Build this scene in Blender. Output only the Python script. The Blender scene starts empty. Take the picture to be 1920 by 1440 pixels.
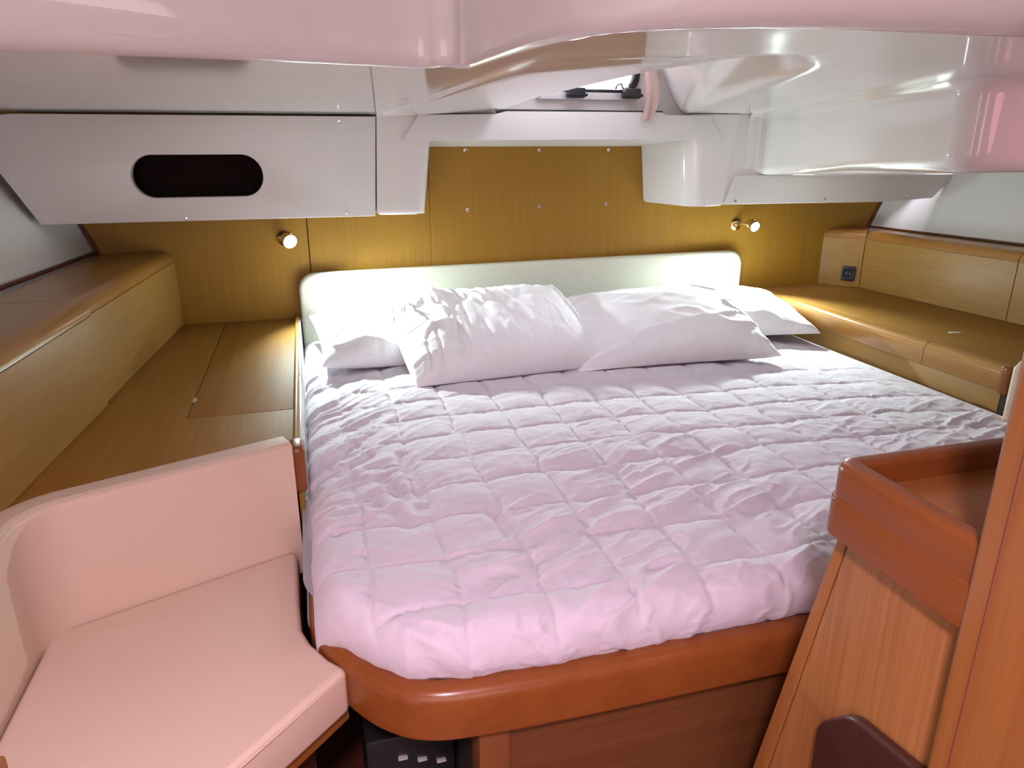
import bpy, bmesh, math, random
import numpy as np
from mathutils import Vector, Matrix

random.seed(3)
SC = bpy.context.scene
COL = SC.collection
PI = math.pi

# ------------------------------------------------------------------ camera, world, lights, exposure
cam_data = bpy.data.cameras.new('camera')
cam_data.sensor_fit = 'HORIZONTAL'
cam_data.sensor_width = 36.0
cam_data.lens = 25.31
cam_data.clip_start = 0.01
cam = bpy.data.objects.new('camera', cam_data)
COL.objects.link(cam)
_r = Vector((0.96266, -0.27072, -0.00175)).normalized()
_u = Vector((0.08699, 0.30320, 0.94895)).normalized()
_b = _r.cross(_u).normalized()
_u = _b.cross(_r)
cam.matrix_world = Matrix(((_r.x, _u.x, _b.x, 0.0), (_r.y, _u.y, _b.y, 0.0), (_r.z, _u.z, _b.z, 1.30), (0, 0, 0, 1)))
SC.camera = cam

world = bpy.data.worlds.new('sky')
SC.world = world
world.use_nodes = True
world.node_tree.nodes['Background'].inputs[0].default_value = (0.90, 0.86, 1.0, 1)
world.node_tree.nodes['Background'].inputs[1].default_value = 6.5

PINK = (1.0, 0.72, 0.90)
FILL = (1.0, 0.77, 0.87)
LED = (0.82, 1.0, 0.97)


def light(name, kind, loc, energy, color, target=None, **kw):
    d = bpy.data.lights.new(name, kind)
    d.energy = energy
    d.color = color
    for k, v in kw.items():
        setattr(d, k, v)
    o = bpy.data.objects.new(name, d)
    COL.objects.link(o)
    o.location = loc
    if target is not None:
        o.rotation_euler = (Vector(target) - Vector(loc)).to_track_quat('-Z', 'Y').to_euler()
    return o


# ceiling lamp of the standing area and an added pinkish fill light from behind the camera
light('ceiling_lamp_light', 'AREA', (-0.10, -0.30, 1.80), 23.0, PINK, (-0.04, -0.16, 0.0), shape='DISK', size=0.16, spread=math.radians(122))
light('side_fill_light', 'AREA', (1.26, 0.60, 1.365), 0.40, (1.0, 0.42, 0.50), (1.20, 0.96, 1.30), shape='DISK', size=0.26, spread=math.radians(120))  # added fill to redden the hanging locker's end face, no fixture here
light('fill_light', 'AREA', (-0.25, -1.10, 1.10), 16.0, FILL, (0.45, 1.0, 1.10), shape='RECTANGLE', size=1.6, size_y=0.9)
# the two reading spots on the aft bulkhead
LAMP_L = Vector((-0.055, 2.468, 1.004))
LAMP_R = Vector((1.665, 2.468, 0.999))
light('reading_light', 'SPOT', LAMP_L + Vector((0.022, -0.034, -0.012)), 43, LED, LAMP_L + Vector((0.74, -0.62, -0.60)),
      spot_size=math.radians(140), spot_blend=1.0, shadow_soft_size=0.012)
light('reading_light', 'SPOT', LAMP_R + Vector((0.012, -0.036, -0.012)), 50, LED, LAMP_R + Vector((-0.48, -0.66, -0.60)),
      spot_size=math.radians(134), spot_blend=1.0, shadow_soft_size=0.012)

SC.view_settings.view_transform = 'Standard'
SC.view_settings.look = 'None'
SC.view_settings.gamma = 1.0
SC.view_settings.use_curve_mapping = False
SC.view_settings.exposure = 0.0


# ------------------------------------------------------------------ materials
def new_mat(name):
    m = bpy.data.materials.new(name)
    m.use_nodes = True
    nt = m.node_tree
    return m, nt, nt.nodes['Principled BSDF']


def plain(name, col, rough=0.5, metal=0.0, noise=0.0, scale=40.0, bump=0.0, coat=0.0, spec=0.5):
    m, nt, b = new_mat(name)
    b.inputs['Roughness'].default_value = rough
    b.inputs['Metallic'].default_value = metal
    b.inputs['Coat Weight'].default_value = coat
    b.inputs['Specular IOR Level'].default_value = spec
    tc = nt.nodes.new('ShaderNodeTexCoord')
    n = nt.nodes.new('ShaderNodeTexNoise')
    n.inputs['Scale'].default_value = scale
    n.inputs['Detail'].default_value = 4
    nt.links.new(tc.outputs['Object'], n.inputs['Vector'])
    r = nt.nodes.new('ShaderNodeValToRGB')
    k = noise
    r.color_ramp.elements[0].color = tuple(max(0, c * (1 - k)) for c in col) + (1,)
    r.color_ramp.elements[1].color = tuple(min(1, c * (1 + k)) for c in col) + (1,)
    nt.links.new(n.outputs['Fac'], r.inputs[0])
    nt.links.new(r.outputs[0], b.inputs['Base Color'])
    if bump:
        bp = nt.nodes.new('ShaderNodeBump')
        bp.inputs['Strength'].default_value = bump
        bp.inputs['Distance'].default_value = 0.002
        nt.links.new(n.outputs['Fac'], bp.inputs['Height'])
        nt.links.new(bp.outputs[0], b.inputs['Normal'])
    return m


def wood(name, light_c, dark_c, axis='z', rough=0.34, fine=150.0, mix=0.5, coat=0.15, contrast=0.25):
    """straight-grained varnished wood, the grain along one axis"""
    m, nt, b = new_mat(name)
    b.inputs['Roughness'].default_value = rough
    b.inputs['Coat Weight'].default_value = coat
    b.inputs['Coat Roughness'].default_value = 0.2
    b.inputs['Specular IOR Level'].default_value = 0.28
    tc = nt.nodes.new('ShaderNodeTexCoord')

    def noise(across, along, detail):
        mp = nt.nodes.new('ShaderNodeMapping')
        s = [across, across, across]
        s['xyz'.index(axis)] = along
        mp.inputs['Scale'].default_value = s
        nt.links.new(tc.outputs['Object'], mp.inputs['Vector'])
        n = nt.nodes.new('ShaderNodeTexNoise')
        n.inputs['Scale'].default_value = 1.0
        n.inputs['Detail'].default_value = detail
        n.inputs['Roughness'].default_value = 0.6
        nt.links.new(mp.outputs[0], n.inputs['Vector'])
        return n

    a = noise(fine, 4.0, 3)
    c = noise(fine * 0.16, 0.8, 4)
    mx = nt.nodes.new('ShaderNodeMix')
    mx.data_type = 'FLOAT'
    mx.inputs[0].default_value = mix
    nt.links.new(a.outputs['Fac'], mx.inputs[2])
    nt.links.new(c.outputs['Fac'], mx.inputs[3])
    r = nt.nodes.new('ShaderNodeValToRGB')
    r.color_ramp.elements[0].position = 0.5 - contrast
    r.color_ramp.elements[1].position = 0.5 + contrast
    r.color_ramp.elements[0].color = tuple(dark_c) + (1,)
    r.color_ramp.elements[1].color = tuple(light_c) + (1,)
    nt.links.new(mx.outputs[0], r.inputs[0])
    nt.links.new(r.outputs[0], b.inputs['Base Color'])
    bp = nt.nodes.new('ShaderNodeBump')
    bp.inputs['Strength'].default_value = 0.06
    bp.inputs['Distance'].default_value = 0.001
    nt.links.new(a.outputs['Fac'], bp.inputs['Height'])
    nt.links.new(bp.outputs[0], b.inputs['Normal'])
    return m


def cloth(name, col, weave=700.0, wrinkle=0.25, wscale=28.0, rough=0.85, sheen=0.2):
    m, nt, b = new_mat(name)
    b.inputs['Base Color'].default_value = tuple(col) + (1,)
    b.inputs['Roughness'].default_value = rough
    b.inputs['Sheen Weight'].default_value = sheen
    b.inputs['Specular IOR Level'].default_value = 0.25
    tc = nt.nodes.new('ShaderNodeTexCoord')
    n1 = nt.nodes.new('ShaderNodeTexNoise')
    n1.inputs['Scale'].default_value = weave
    nt.links.new(tc.outputs['Object'], n1.inputs['Vector'])
    n2 = nt.nodes.new('ShaderNodeTexNoise')
    n2.inputs['Scale'].default_value = wscale
    n2.inputs['Detail'].default_value = 5
    n2.inputs['Distortion'].default_value = 0.6
    nt.links.new(tc.outputs['Object'], n2.inputs['Vector'])
    b1 = nt.nodes.new('ShaderNodeBump')
    b1.inputs['Strength'].default_value = 0.08
    b1.inputs['Distance'].default_value = 0.001
    nt.links.new(n1.outputs['Fac'], b1.inputs['Height'])
    b2 = nt.nodes.new('ShaderNodeBump')
    b2.inputs['Strength'].default_value = wrinkle
    b2.inputs['Distance'].default_value = 0.006
    nt.links.new(n2.outputs['Fac'], b2.inputs['Height'])
    nt.links.new(b1.outputs[0], b2.inputs['Normal'])
    nt.links.new(b2.outputs[0], b.inputs['Normal'])
    r = nt.nodes.new('ShaderNodeValToRGB')
    r.color_ramp.elements[0].color = tuple(c * 0.95 for c in col) + (1,)
    r.color_ramp.elements[1].color = tuple(min(1, c * 1.03) for c in col) + (1,)
    nt.links.new(n2.outputs['Fac'], r.inputs[0])
    nt.links.new(r.outputs[0], b.inputs['Base Color'])
    return m


VEN_L, VEN_D = (0.38, 0.205, 0.026), (0.26, 0.120, 0.012)
SOL_L, SOL_D = (0.36, 0.135, 0.032), (0.25, 0.08, 0.017)
W_bulk = wood('teak_veneer_upright', VEN_L, VEN_D, 'z', rough=0.5, coat=0.0, fine=260, mix=0.35, contrast=0.3)
W_y = wood('teak_veneer_fore_and_aft', (0.37, 0.195, 0.045), (0.26, 0.115, 0.02), 'y', rough=0.6, coat=0.0)
W_y.node_tree.nodes['Principled BSDF'].inputs['Specular IOR Level'].default_value = 0.15
W_face = wood('teak_veneer_face', (0.41, 0.235, 0.065), (0.30, 0.15, 0.034), 'y', rough=0.4)
W_x = wood('shaded_veneer_athwart', (0.16, 0.06, 0.02), (0.10, 0.034, 0.011), 'x')  # bed base veneer, darkened for the shade under the rail
S_y = wood('solid_wood_fore_and_aft', (0.40, 0.20, 0.05), (0.31, 0.135, 0.028), 'y', rough=0.28, mix=0.7, coat=0.3)
S_x = wood('solid_wood_athwart', SOL_L, SOL_D, 'x', rough=0.28, mix=0.7, coat=0.3)
S_rail = wood('solid_wood_rail', (0.275, 0.084, 0.018), (0.19, 0.05, 0.010), 'y', rough=0.3, mix=0.7, coat=0.3, fine=60)
S_z = wood('solid_wood_upright', (0.38, 0.155, 0.042), (0.27, 0.095, 0.022), 'z', rough=0.33, mix=0.6)
C_face = wood('cabinet_veneer', (0.43, 0.195, 0.066), (0.27, 0.10, 0.028), 'z', rough=0.38, fine=170, mix=0.5, contrast=0.17)
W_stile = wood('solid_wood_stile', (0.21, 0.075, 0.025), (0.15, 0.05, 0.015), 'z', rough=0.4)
FLOORW = wood('dark_floor_wood', (0.09, 0.03, 0.015), (0.05, 0.016, 0.008), 'y', rough=0.35)
GEL = plain('gelcoat', (0.78, 0.755, 0.72), rough=0.08, noise=0.012, scale=6, coat=0.0)
PANELW = plain('painted_panel', (0.74, 0.72, 0.69), rough=0.42, noise=0.015, scale=25)
HULLW = plain('hull_liner', (0.74, 0.73, 0.72), rough=0.6, noise=0.02, scale=20)
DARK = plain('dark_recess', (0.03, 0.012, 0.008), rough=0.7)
BLACKP = plain('black_plastic', (0.012, 0.012, 0.014), rough=0.35)
RUBBER = plain('black_rubber', (0.015, 0.015, 0.018), rough=0.6)
ALU = plain('pale_aluminium', (0.62, 0.62, 0.62), rough=0.35, metal=0.4)
CHROME = plain('chrome', (0.8, 0.78, 0.72), rough=0.15, metal=1.0)
BRASS = plain('brass', (0.85, 0.62, 0.28), rough=0.2, metal=1.0)
LEATHER = plain('cream_leatherette', (0.68, 0.525, 0.405), rough=0.5, noise=0.03, scale=9, bump=0.0)
HEADB = cloth('headboard_vinyl', (0.66, 0.66, 0.55), weave=300, wrinkle=0.03, wscale=60, rough=0.55, sheen=0.0)
DUVETM = cloth('quilt_cotton', (0.66, 0.60, 0.66), wrinkle=0.22, wscale=55)
PILM = cloth('pillow_cotton', (0.88, 0.865, 0.89), wrinkle=0.14, wscale=22)
MATTM = cloth('mattress_ticking', (0.36, 0.33, 0.36), wrinkle=0.1)
CURT = cloth('pink_blind_cloth', (0.88, 0.70, 0.64), wrinkle=0.1)
WHITEL = plain('white_laminate', (0.72, 0.71, 0.70), rough=0.3)
PLATE = plain('dark_brown_leather', (0.055, 0.018, 0.015), rough=0.32, noise=0.25, scale=30, bump=0.15)


def emit(name, col, s):
    m, nt, b = new_mat(name)
    b.inputs['Emission Color'].default_value = tuple(col) + (1,)
    b.inputs['Emission Strength'].default_value = s
    b.inputs['Base Color'].default_value = (0.8, 0.8, 0.8, 1)
    return m


LENS = emit('lit_led_lens', (0.92, 1.0, 1.0), 30.0)
GLASS, _nt, _bb = new_mat('clear_acrylic')
_bb.inputs['Base Color'].default_value = (0.95, 0.97, 1, 1)
_bb.inputs['Roughness'].default_value = 0.02
_tr = _nt.nodes.new('ShaderNodeBsdfTransparent')
_mx = _nt.nodes.new('ShaderNodeMixShader')
_mx.inputs[0].default_value = 0.12
_nt.links.new(_tr.outputs[0], _mx.inputs[1])
_nt.links.new(_bb.outputs[0], _mx.inputs[2])
_nt.links.new(_mx.outputs[0], _nt.nodes['Material Output'].inputs['Surface'])


# ------------------------------------------------------------------ helpers
def link_mesh(name, me, mat, parent=None, smooth=35):
    if mat is not None:
        me.materials.append(mat)
    for p in me.polygons:
        p.use_smooth = True
    if smooth is not None and smooth < 180:
        me.set_sharp_from_angle(angle=math.radians(smooth))
    o = bpy.data.objects.new(name, me)
    COL.objects.link(o)
    if parent is not None:
        base = Vector((0, 0, 0))
        q = parent
        while q is not None:
            base += q.location
            q = q.parent
        me.transform(Matrix.Translation(-base))
        o.parent = parent
    return o


def from_bm(name, bm, mat, parent=None, smooth=35):
    bmesh.ops.recalc_face_normals(bm, faces=bm.faces)
    me = bpy.data.meshes.new(name)
    bm.to_mesh(me)
    bm.free()
    return link_mesh(name, me, mat, parent, smooth)


def from_data(name, vs, fs, mat, parent=None, smooth=35, recalc=True):
    me = bpy.data.meshes.new(name)
    me.from_pydata([tuple(map(float, v)) for v in vs], [], fs)
    if recalc:
        bm = bmesh.new()
        bm.from_mesh(me)
        big = [f for f in bm.faces if len(f.verts) > 4]
        if big:
            bmesh.ops.triangulate(bm, faces=big, ngon_method='EAR_CLIP')
        bmesh.ops.recalc_face_normals(bm, faces=bm.faces)
        bm.to_mesh(me)
        bm.free()
    return link_mesh(name, me, mat, parent, smooth)


def thing(name, label, cat, loc=(0, 0, 0), group=None):
    o = bpy.data.objects.new(name, None)
    o.empty_display_size = 0.05
    COL.objects.link(o)
    o.location = loc
    o['label'] = label
    o['category'] = cat
    if group:
        o['group'] = group
    return o


def tag(o, label, cat, group=None):
    o['label'] = label
    o['category'] = cat
    if group:
        o['group'] = group
    return o


def struct(o):
    o['kind'] = 'structure'
    return o


def box(name, a, b, mat, parent=None, bev=0.003, seg=2):
    bm = bmesh.new()
    bmesh.ops.create_cube(bm, size=1)
    c = [(a[i] + b[i]) / 2 for i in range(3)]
    s = [abs(b[i] - a[i]) for i in range(3)]
    for v in bm.verts:
        v.co = Vector((v.co.x * s[0] + c[0], v.co.y * s[1] + c[1], v.co.z * s[2] + c[2]))
    if bev:
        bmesh.ops.bevel(bm, geom=bm.edges[:], offset=min(bev, min(s) * 0.45), segments=seg, profile=0.5, affect='EDGES')
    return from_bm(name, bm, mat, parent)


def round_poly(pts, rad, n=8):
    """round the corners of a polygon; rad is one radius or a list"""
    out = []
    N = len(pts)
    for i in range(N):
        p0, p1, p2 = Vector(pts[i - 1]), Vector(pts[i]), Vector(pts[(i + 1) % N])
        r = rad[i] if isinstance(rad, (list, tuple)) else rad
        if r <= 0:
            out.append(tuple(p1))
            continue
        a, b = (p0 - p1), (p2 - p1)
        la, lb = a.length, b.length
        a.normalize(); b.normalize()
        ang = a.angle(b)
        t = min(r / math.tan(ang / 2), la * 0.49, lb * 0.49)
        rr = t * math.tan(ang / 2)
        cdir = (a + b).normalized()
        c = p1 + cdir * (rr / math.sin(ang / 2))
        s, e = p1 + a * t - c, p1 + b * t - c
        tot = s.angle(e)
        sg = 1 if s.x * e.y - s.y * e.x > 0 else -1
        for k in range(n + 1):
            th = sg * tot * k / n
            out.append((c.x + s.x * math.cos(th) - s.y * math.sin(th), c.y + s.x * math.sin(th) + s.y * math.cos(th)))
    return out


def slab(name, outer, holes, depth, frame, mat, parent=None, bev=0.003, res=2, smooth=35):
    """flat board from an outline with holes; frame = (origin, u, v, w): outline in u,v, front face at w=0, thickness along -w"""
    cu = bpy.data.curves.new(name, 'CURVE')
    cu.dimensions = '2D'
    cu.fill_mode = 'BOTH'
    cu.extrude = depth / 2 - bev
    cu.bevel_depth = bev
    cu.bevel_resolution = res
    cu.offset = -bev
    for poly in [outer] + list(holes):
        sp = cu.splines.new('POLY')
        sp.points.add(len(poly) - 1)
        for q, p in zip(sp.points, poly):
            q.co = (p[0], p[1], 0, 1)
        sp.use_cyclic_u = True
    ob = bpy.data.objects.new('tmp', cu)
    COL.objects.link(ob)
    dg = bpy.context.evaluated_depsgraph_get()
    me = bpy.data.meshes.new_from_object(ob.evaluated_get(dg))
    bpy.data.objects.remove(ob)
    bpy.data.curves.remove(cu)
    o, u, v, w = (Vector(k) for k in frame)
    for vt in me.vertices:
        c = vt.co
        vt.co = o + u * c.x + v * c.y + w * (c.z - depth / 2)
    bm = bmesh.new()
    bm.from_mesh(me)
    bmesh.ops.remove_doubles(bm, verts=bm.verts, dist=1e-5)
    bmesh.ops.recalc_face_normals(bm, faces=bm.faces)
    bm.to_mesh(me)
    bm.free()
    me.materials.clear()
    me.name = name
    return link_mesh(name, me, mat, parent, smooth)


XZ = lambda y: ((0, y, 0), (1, 0, 0), (0, 0, 1), (0, -1, 0))      # board facing the camera side (-y)
XY = lambda z: ((0, 0, z), (1, 0, 0), (0, 1, 0), (0, 0, 1))       # board facing up
YZm = lambda x: ((x, 0, 0), (0, 1, 0), (0, 0, 1), (-1, 0, 0))     # board facing -x
YZp = lambda x: ((x, 0, 0), (0, 1, 0), (0, 0, 1), (1, 0, 0))      # board facing +x


def path_normals(P, closed=False):
    N = len(P)
    out = []
    for i in range(N):
        a = P[i - 1] if (i > 0 or closed) else P[i]
        b = P[(i + 1) % N] if (i < N - 1 or closed) else P[i]
        d1 = Vector((P[i][0] - a[0], P[i][1] - a[1])) if a is not P[i] else None
        d2 = Vector((b[0] - P[i][0], b[1] - P[i][1])) if b is not P[i] else None
        if d1 is None: d1 = d2
        if d2 is None: d2 = d1
        d1 = d1.normalized(); d2 = d2.normalized()
        n1, n2 = Vector((-d1.y, d1.x)), Vector((-d2.y, d2.x))
        m = (n1 + n2)
        m = m.normalized() if m.length > 1e-6 else n1
        k = 1 / max(0.5, m.dot(n1))
        out.append(m * k)
    return out


def sweep(path, section, closed_sec=False, caps=False, closed_path=False):
    """section: function i -> list of (offset along the left normal, z); returns verts, faces"""
    nm = path_normals(path, closed_path)
    vs, fs = [], []
    m = None
    for i, p in enumerate(path):
        sec = section(i)
        m = len(sec)
        for d, z in sec:
            vs.append((p[0] + nm[i].x * d, p[1] + nm[i].y * d, z))
    n = len(path)
    for i in range(n if closed_path else n - 1):
        j = (i + 1) % n
        for k in range(m if closed_sec else m - 1):
            l = (k + 1) % m
            fs.append((i * m + k, j * m + k, j * m + l, i * m + l))
    if caps and closed_sec:
        fs.append(tuple(range(m)))
        fs.append(tuple((n - 1) * m + k for k in range(m)))
    return vs, fs


def chaikin(pts, it=2):
    for _ in range(it):
        q = [pts[0]]
        for a, b in zip(pts[:-1], pts[1:]):
            q.append((a[0] * .75 + b[0] * .25, a[1] * .75 + b[1] * .25))
            q.append((a[0] * .25 + b[0] * .75, a[1] * .25 + b[1] * .75))
        q.append(pts[-1])
        pts = q
    return pts


def tube(name, pts, r, mat, parent=None, n=8):
    vs, fs = [], []
    P = [Vector(p) for p in pts]
    for i, p in enumerate(P):
        d = (P[min(i + 1, len(P) - 1)] - P[max(i - 1, 0)]).normalized()
        a = d.cross(Vector((0, 0, 1)))
        if a.length < 1e-4: a = d.cross(Vector((1, 0, 0)))
        a.normalize()
        b = d.cross(a)
        for k in range(n):
            t = 2 * PI * k / n
            vs.append(p + a * (r * math.cos(t)) + b * (r * math.sin(t)))
    for i in range(len(P) - 1):
        for k in range(n):
            l = (k + 1) % n
            fs.append((i * n + k, i * n + l, (i + 1) * n + l, (i + 1) * n + k))
    fs.append(tuple(range(n)))
    fs.append(tuple((len(P) - 1) * n + k for k in range(n)))
    return from_data(name, vs, fs, mat, parent)


def lathe(name, prof, loc, axis, mat, parent=None, n=20):
    """turned shape: prof = (radius, height along axis)"""
    ax = Vector(axis).normalized()
    a = ax.cross(Vector((0, 0, 1)))
    if a.length < 1e-3: a = ax.cross(Vector((1, 0, 0)))
    a.normalize()
    b = ax.cross(a)
    vs, fs = [], []
    for r, h in prof:
        for k in range(n):
            t = 2 * PI * k / n
            vs.append(Vector(loc) + ax * h + a * (r * math.cos(t)) + b * (r * math.sin(t)))
    m = len(prof)
    for i in range(m - 1):
        for k in range(n):
            l = (k + 1) % n
            fs.append((i * n + k, i * n + l, (i + 1) * n + l, (i + 1) * n + k))
    fs.append(tuple(range(n)))
    fs.append(tuple((m - 1) * n + k for k in range(n)))
    return from_data(name, vs, fs, mat, parent, smooth=40)


# vectorised value noise
def vnoise(x, y, seed=0):
    rs = np.random.RandomState(seed)
    T = rs.rand(256, 256)
    xi, yi = np.floor(x).astype(int), np.floor(y).astype(int)
    fx, fy = x - xi, y - yi
    fx = fx * fx * fx * (fx * (fx * 6 - 15) + 10)
    fy = fy * fy * fy * (fy * (fy * 6 - 15) + 10)
    a = T[xi % 256, yi % 256]; b = T[(xi + 1) % 256, yi % 256]
    c = T[xi % 256, (yi + 1) % 256]; d = T[(xi + 1) % 256, (yi + 1) % 256]
    return (a * (1 - fx) + b * fx) * (1 - fy) + (c * (1 - fx) + d * fx) * fy


def fbm(x, y, seed=0, o=4):
    s, a, t = 0, 1.0, 0
    for k in range(o):
        s = s + a * vnoise(x * 2 ** k + 17 * k, y * 2 ** k + 31 * k, seed + k)
        t += a
        a *= 0.5
    return s / t * 2 - 1


def ridge(x, y, seed=0):
    return 1 - np.abs(vnoise(x, y, seed) * 2 - 1)


def sst(a, b, x):
    t = np.clip((x - a) / (b - a), 0, 1)
    return t * t * (3 - 2 * t)


def grid_faces(n, m):
    return [(i * m + j, i * m + j + 1, (i + 1) * m + j + 1, (i + 1) * m + j) for i in range(n - 1) for j in range(m - 1)]


# ================================================================== THE SETTING
D = 2.55
ZC = 1.386

struct(box('floor', (-1.2, -1.35, -0.03), (3.4, 2.6, 0.0), FLOORW, bev=0))
wb = struct(box('wall_back', (-1.15, D + 0.016, 0.0), (3.2, D + 0.04, 1.41), DARK, bev=0))
for x0, x1 in ((-0.95, 0.0015), (0.0045, 0.4195), (0.4205, 2.75)):
    box('panel', (x0, D, 0.55), (x1, D + 0.015, 1.40), W_bulk, wb, bev=0.0008, seg=1)


def screw(x, y, z, mat, parent, r=0.007, d=(0, -1, 0)):
    lathe('screw', [(r, 0), (r * 0.95, 0.0022), (r * 0.6, 0.0026), (r * 0.5, 0.001), (0.0005, 0.001)], (x, y, z), d, mat, parent, n=14)


for sx, sz in ((0.551, 1.282), (0.815, 1.281), (1.079, 1.281), (0.555, 1.082), (0.817, 1.088), (1.079, 1.089), (1.419, 1.085)):
    screw(sx, D, sz, CHROME, wb)

# hull sides, flaring outwards
for side in ('left', 'right'):
    vs, ny, nz = [], 14, 10
    for i in range(ny):
        y = -1.35 + (2.6 + 1.35) * i / (ny - 1)
        for j in range(nz):
            z = 1.95 * j / (nz - 1)
            yy = max(y, 0.0)
            if side == 'left':
                x = -0.633 - 0.25 * (min(z, 1.40) - 0.952) - 1.0 * min(0.45, max(0.0, z - 0.952)) ** 2 - 0.115 * (2.55 - yy)
            else:
                x = 2.26 + 0.45 * (z - 0.961) + 0.13 * (2.55 - yy)
            vs.append((x, y, z))
    struct(from_data('wall_' + side, vs, grid_faces(ny, nz), HULLW))
for side, o_ in (('left', bpy.data.objects['wall_left']), ('right', bpy.data.objects['wall_right'])):
    pts_ = []
    for k in range(7):
        z = 0.96 + 0.03 * k
        x = -0.630 - 0.25 * (z - 0.952) - (z - 0.952) ** 2 if side == 'left' else 2.257 + 0.45 * (z - 0.961)
        pts_.append((x, 2.545, z))
    tube('corner_bead', pts_, 0.006, plain('corner_bead_wood', (0.10, 0.035, 0.014), rough=0.5), o_)
struct(box('wall_front', (-1.3, -1.38, 0), (3.4, -1.35, 1.95), plain('front_partition', (0.5, 0.36, 0.26), rough=0.5), bev=0))

# --- moulded deckhead
E1 = [(-1.3, 0.79), (-0.8, 0.792), (-0.27, 0.808), (-0.12, 0.832), (0.03, 0.872), (0.150, 0.910), (0.158, 0.892), (0.166, 0.886), (0.180, 0.886), (0.187, 0.893), (0.193, 0.902),
      (0.199, 0.86), (0.205, 0.76), (0.213, 0.675), (0.232, 0.597), (0.277, 0.548), (0.340, 0.516), (0.42, 0.506), (0.562, 0.499),
      (0.9, 0.486), (1.5, 0.47), (3.3, 0.45)]
E1s = []
for k in range(len(E1) - 1):
    a, b = E1[k], E1[k + 1]
    nn = 6 if (b[0] - a[0]) > 0.2 else 3
    for q in range(nn):
        t = q / nn
        E1s.append((a[0] * (1 - t) + b[0] * t, a[1] * (1 - t) + b[1] * t))
E1s.append(E1[-1])
for _ in range(1):
    E1s = [E1s[0]] + [((p[0] + 2 * q[0] + r[0]) / 4, (p[1] + 2 * q[1] + r[1]) / 4) for p, q, r in zip(E1s[:-2], E1s[1:-1], E1s[2:])] + [E1s[-1]]


def e1_r(x):
    return float(np.interp(x, [-1.0, -0.3, -0.05, 0.1, 0.2, 0.3, 0.6, 1.2], [0.075, 0.065, 0.035, 0.016, 0.012, 0.026, 0.034, 0.045]))


def e1_sec(i):
    r = e1_r(E1s[i][0])
    sec = [(0.0, 1.86), (0.0, 1.60), (0.0, ZC + r + 0.03)]
    for k in range(9):
        a = k / 8 * PI / 2
        sec.append((r * (1 - math.cos(a)), ZC + r * (1 - math.sin(a))))
    return sec


vs, fs = sweep(E1s, e1_sec)
ceiling = struct(from_data('ceiling', vs, fs, GEL, smooth=60))
nsec = len(e1_sec(0))
inner = [vs[i * nsec + nsec - 1] for i in range(len(E1s))]
CRX = 0.24
# flat sheet to the left of the crease
pts = [p for p in inner if p[0] < CRX - 0.005 and p[1] > 0.60]
poly = [(p[0], p[1], ZC) for p in pts] + [(CRX, max(0.60, pts[-1][1] - 0.01), ZC), (CRX, 2.36, ZC), (-1.3, 2.36, ZC)]
from_data('deckhead_sheet', poly, [tuple(range(len(poly)))], GEL, ceiling)
# sloping sheet between the crease and the edge of the hatch recess
E2y = [0.40, 0.76, 0.775, 0.80, 0.874, 1.02, 1.27, 1.66, 2.28, 2.36]
E2x = [0.64, 0.635, 0.595, 0.52, 0.502, 0.485, 0.493, 0.516, 0.59, 0.60]


def e2(y):
    return float(np.interp(y, E2y, E2x))


ZA = ZC + 0.012
ys = np.concatenate([np.linspace(0.50, 0.76, 14), np.linspace(0.765, 0.88, 14), np.linspace(0.9, 2.36, 40)])
inn_y = sorted([(p[1], p[0]) for p in inner if 0.19 < p[0] < 0.9])


def near_x(y):
    # where the inner edge of the step stands at this y
    return float(np.interp(y, [q[0] for q in inn_y], [q[1] for q in inn_y]))


vs = []
NS = 8
S8 = [0.0, 0.012, 0.025, 0.04, 0.07, 0.2, 0.4, 0.7, 1.0]
NS = len(S8)
for y in ys:
    xa = max(CRX, near_x(y)) if y < 0.7 else CRX
    xa = min(xa, e2(y) - 0.004)
    for j in range(NS):
        s = S8[j]
        x = xa + (e2(y) - xa) * s
        z = ZC - 0.007 * sst(0.0, 0.012, x - xa) * sst(0.70, 0.90, y) + 0.012 * s + 0.007 * s * sst(0.70, 0.90, y)
        vs.append((x, y, float(z)))
from_data('deckhead_sheet', vs, grid_faces(len(ys), NS), GEL, ceiling)

# recess of the hatch and the sheet to its right
BOXP = [(1.022, 0.985), (1.555, 2.30), (1.579, 2.36)]


def crease_x(y):
    return float(np.interp(y, [p[1] for p in BOXP], [p[0] for p in BOXP])) if y > 0.985 else 1.022


def recess(x, y):
    F = sst(0.775, 1.10, y)
    xm = 0.85 + 0.40 * (y - 1.3)
    w = 0.20
    return 0.27 * F * (1 - sst(xm - w, xm, x))


vs = []
NB = 44
for y in ys:
    xa, xb = e2(y), crease_x(y)
    for j in range(NB):
        x = xa + (xb - xa) * j / (NB - 1)
        vs.append((x, y, float(ZA + recess(x, y))))
nB = len(ys)
fs = grid_faces(nB, NB)
HX0, HX1, HY0, HY1 = 0.57, 0.96, 1.36, 2.26  # opening added in the recess roof to let more sky light in


def in_roof_opening(f):
    q = [vs[k] for k in f]
    cx_, cy_ = sum(k[0] for k in q) / 4, sum(k[1] for k in q) / 4
    return HX0 < cx_ < HX1 and HY0 < cy_ < HY1 and min(k[2] for k in q) > ZA + 0.255


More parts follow.
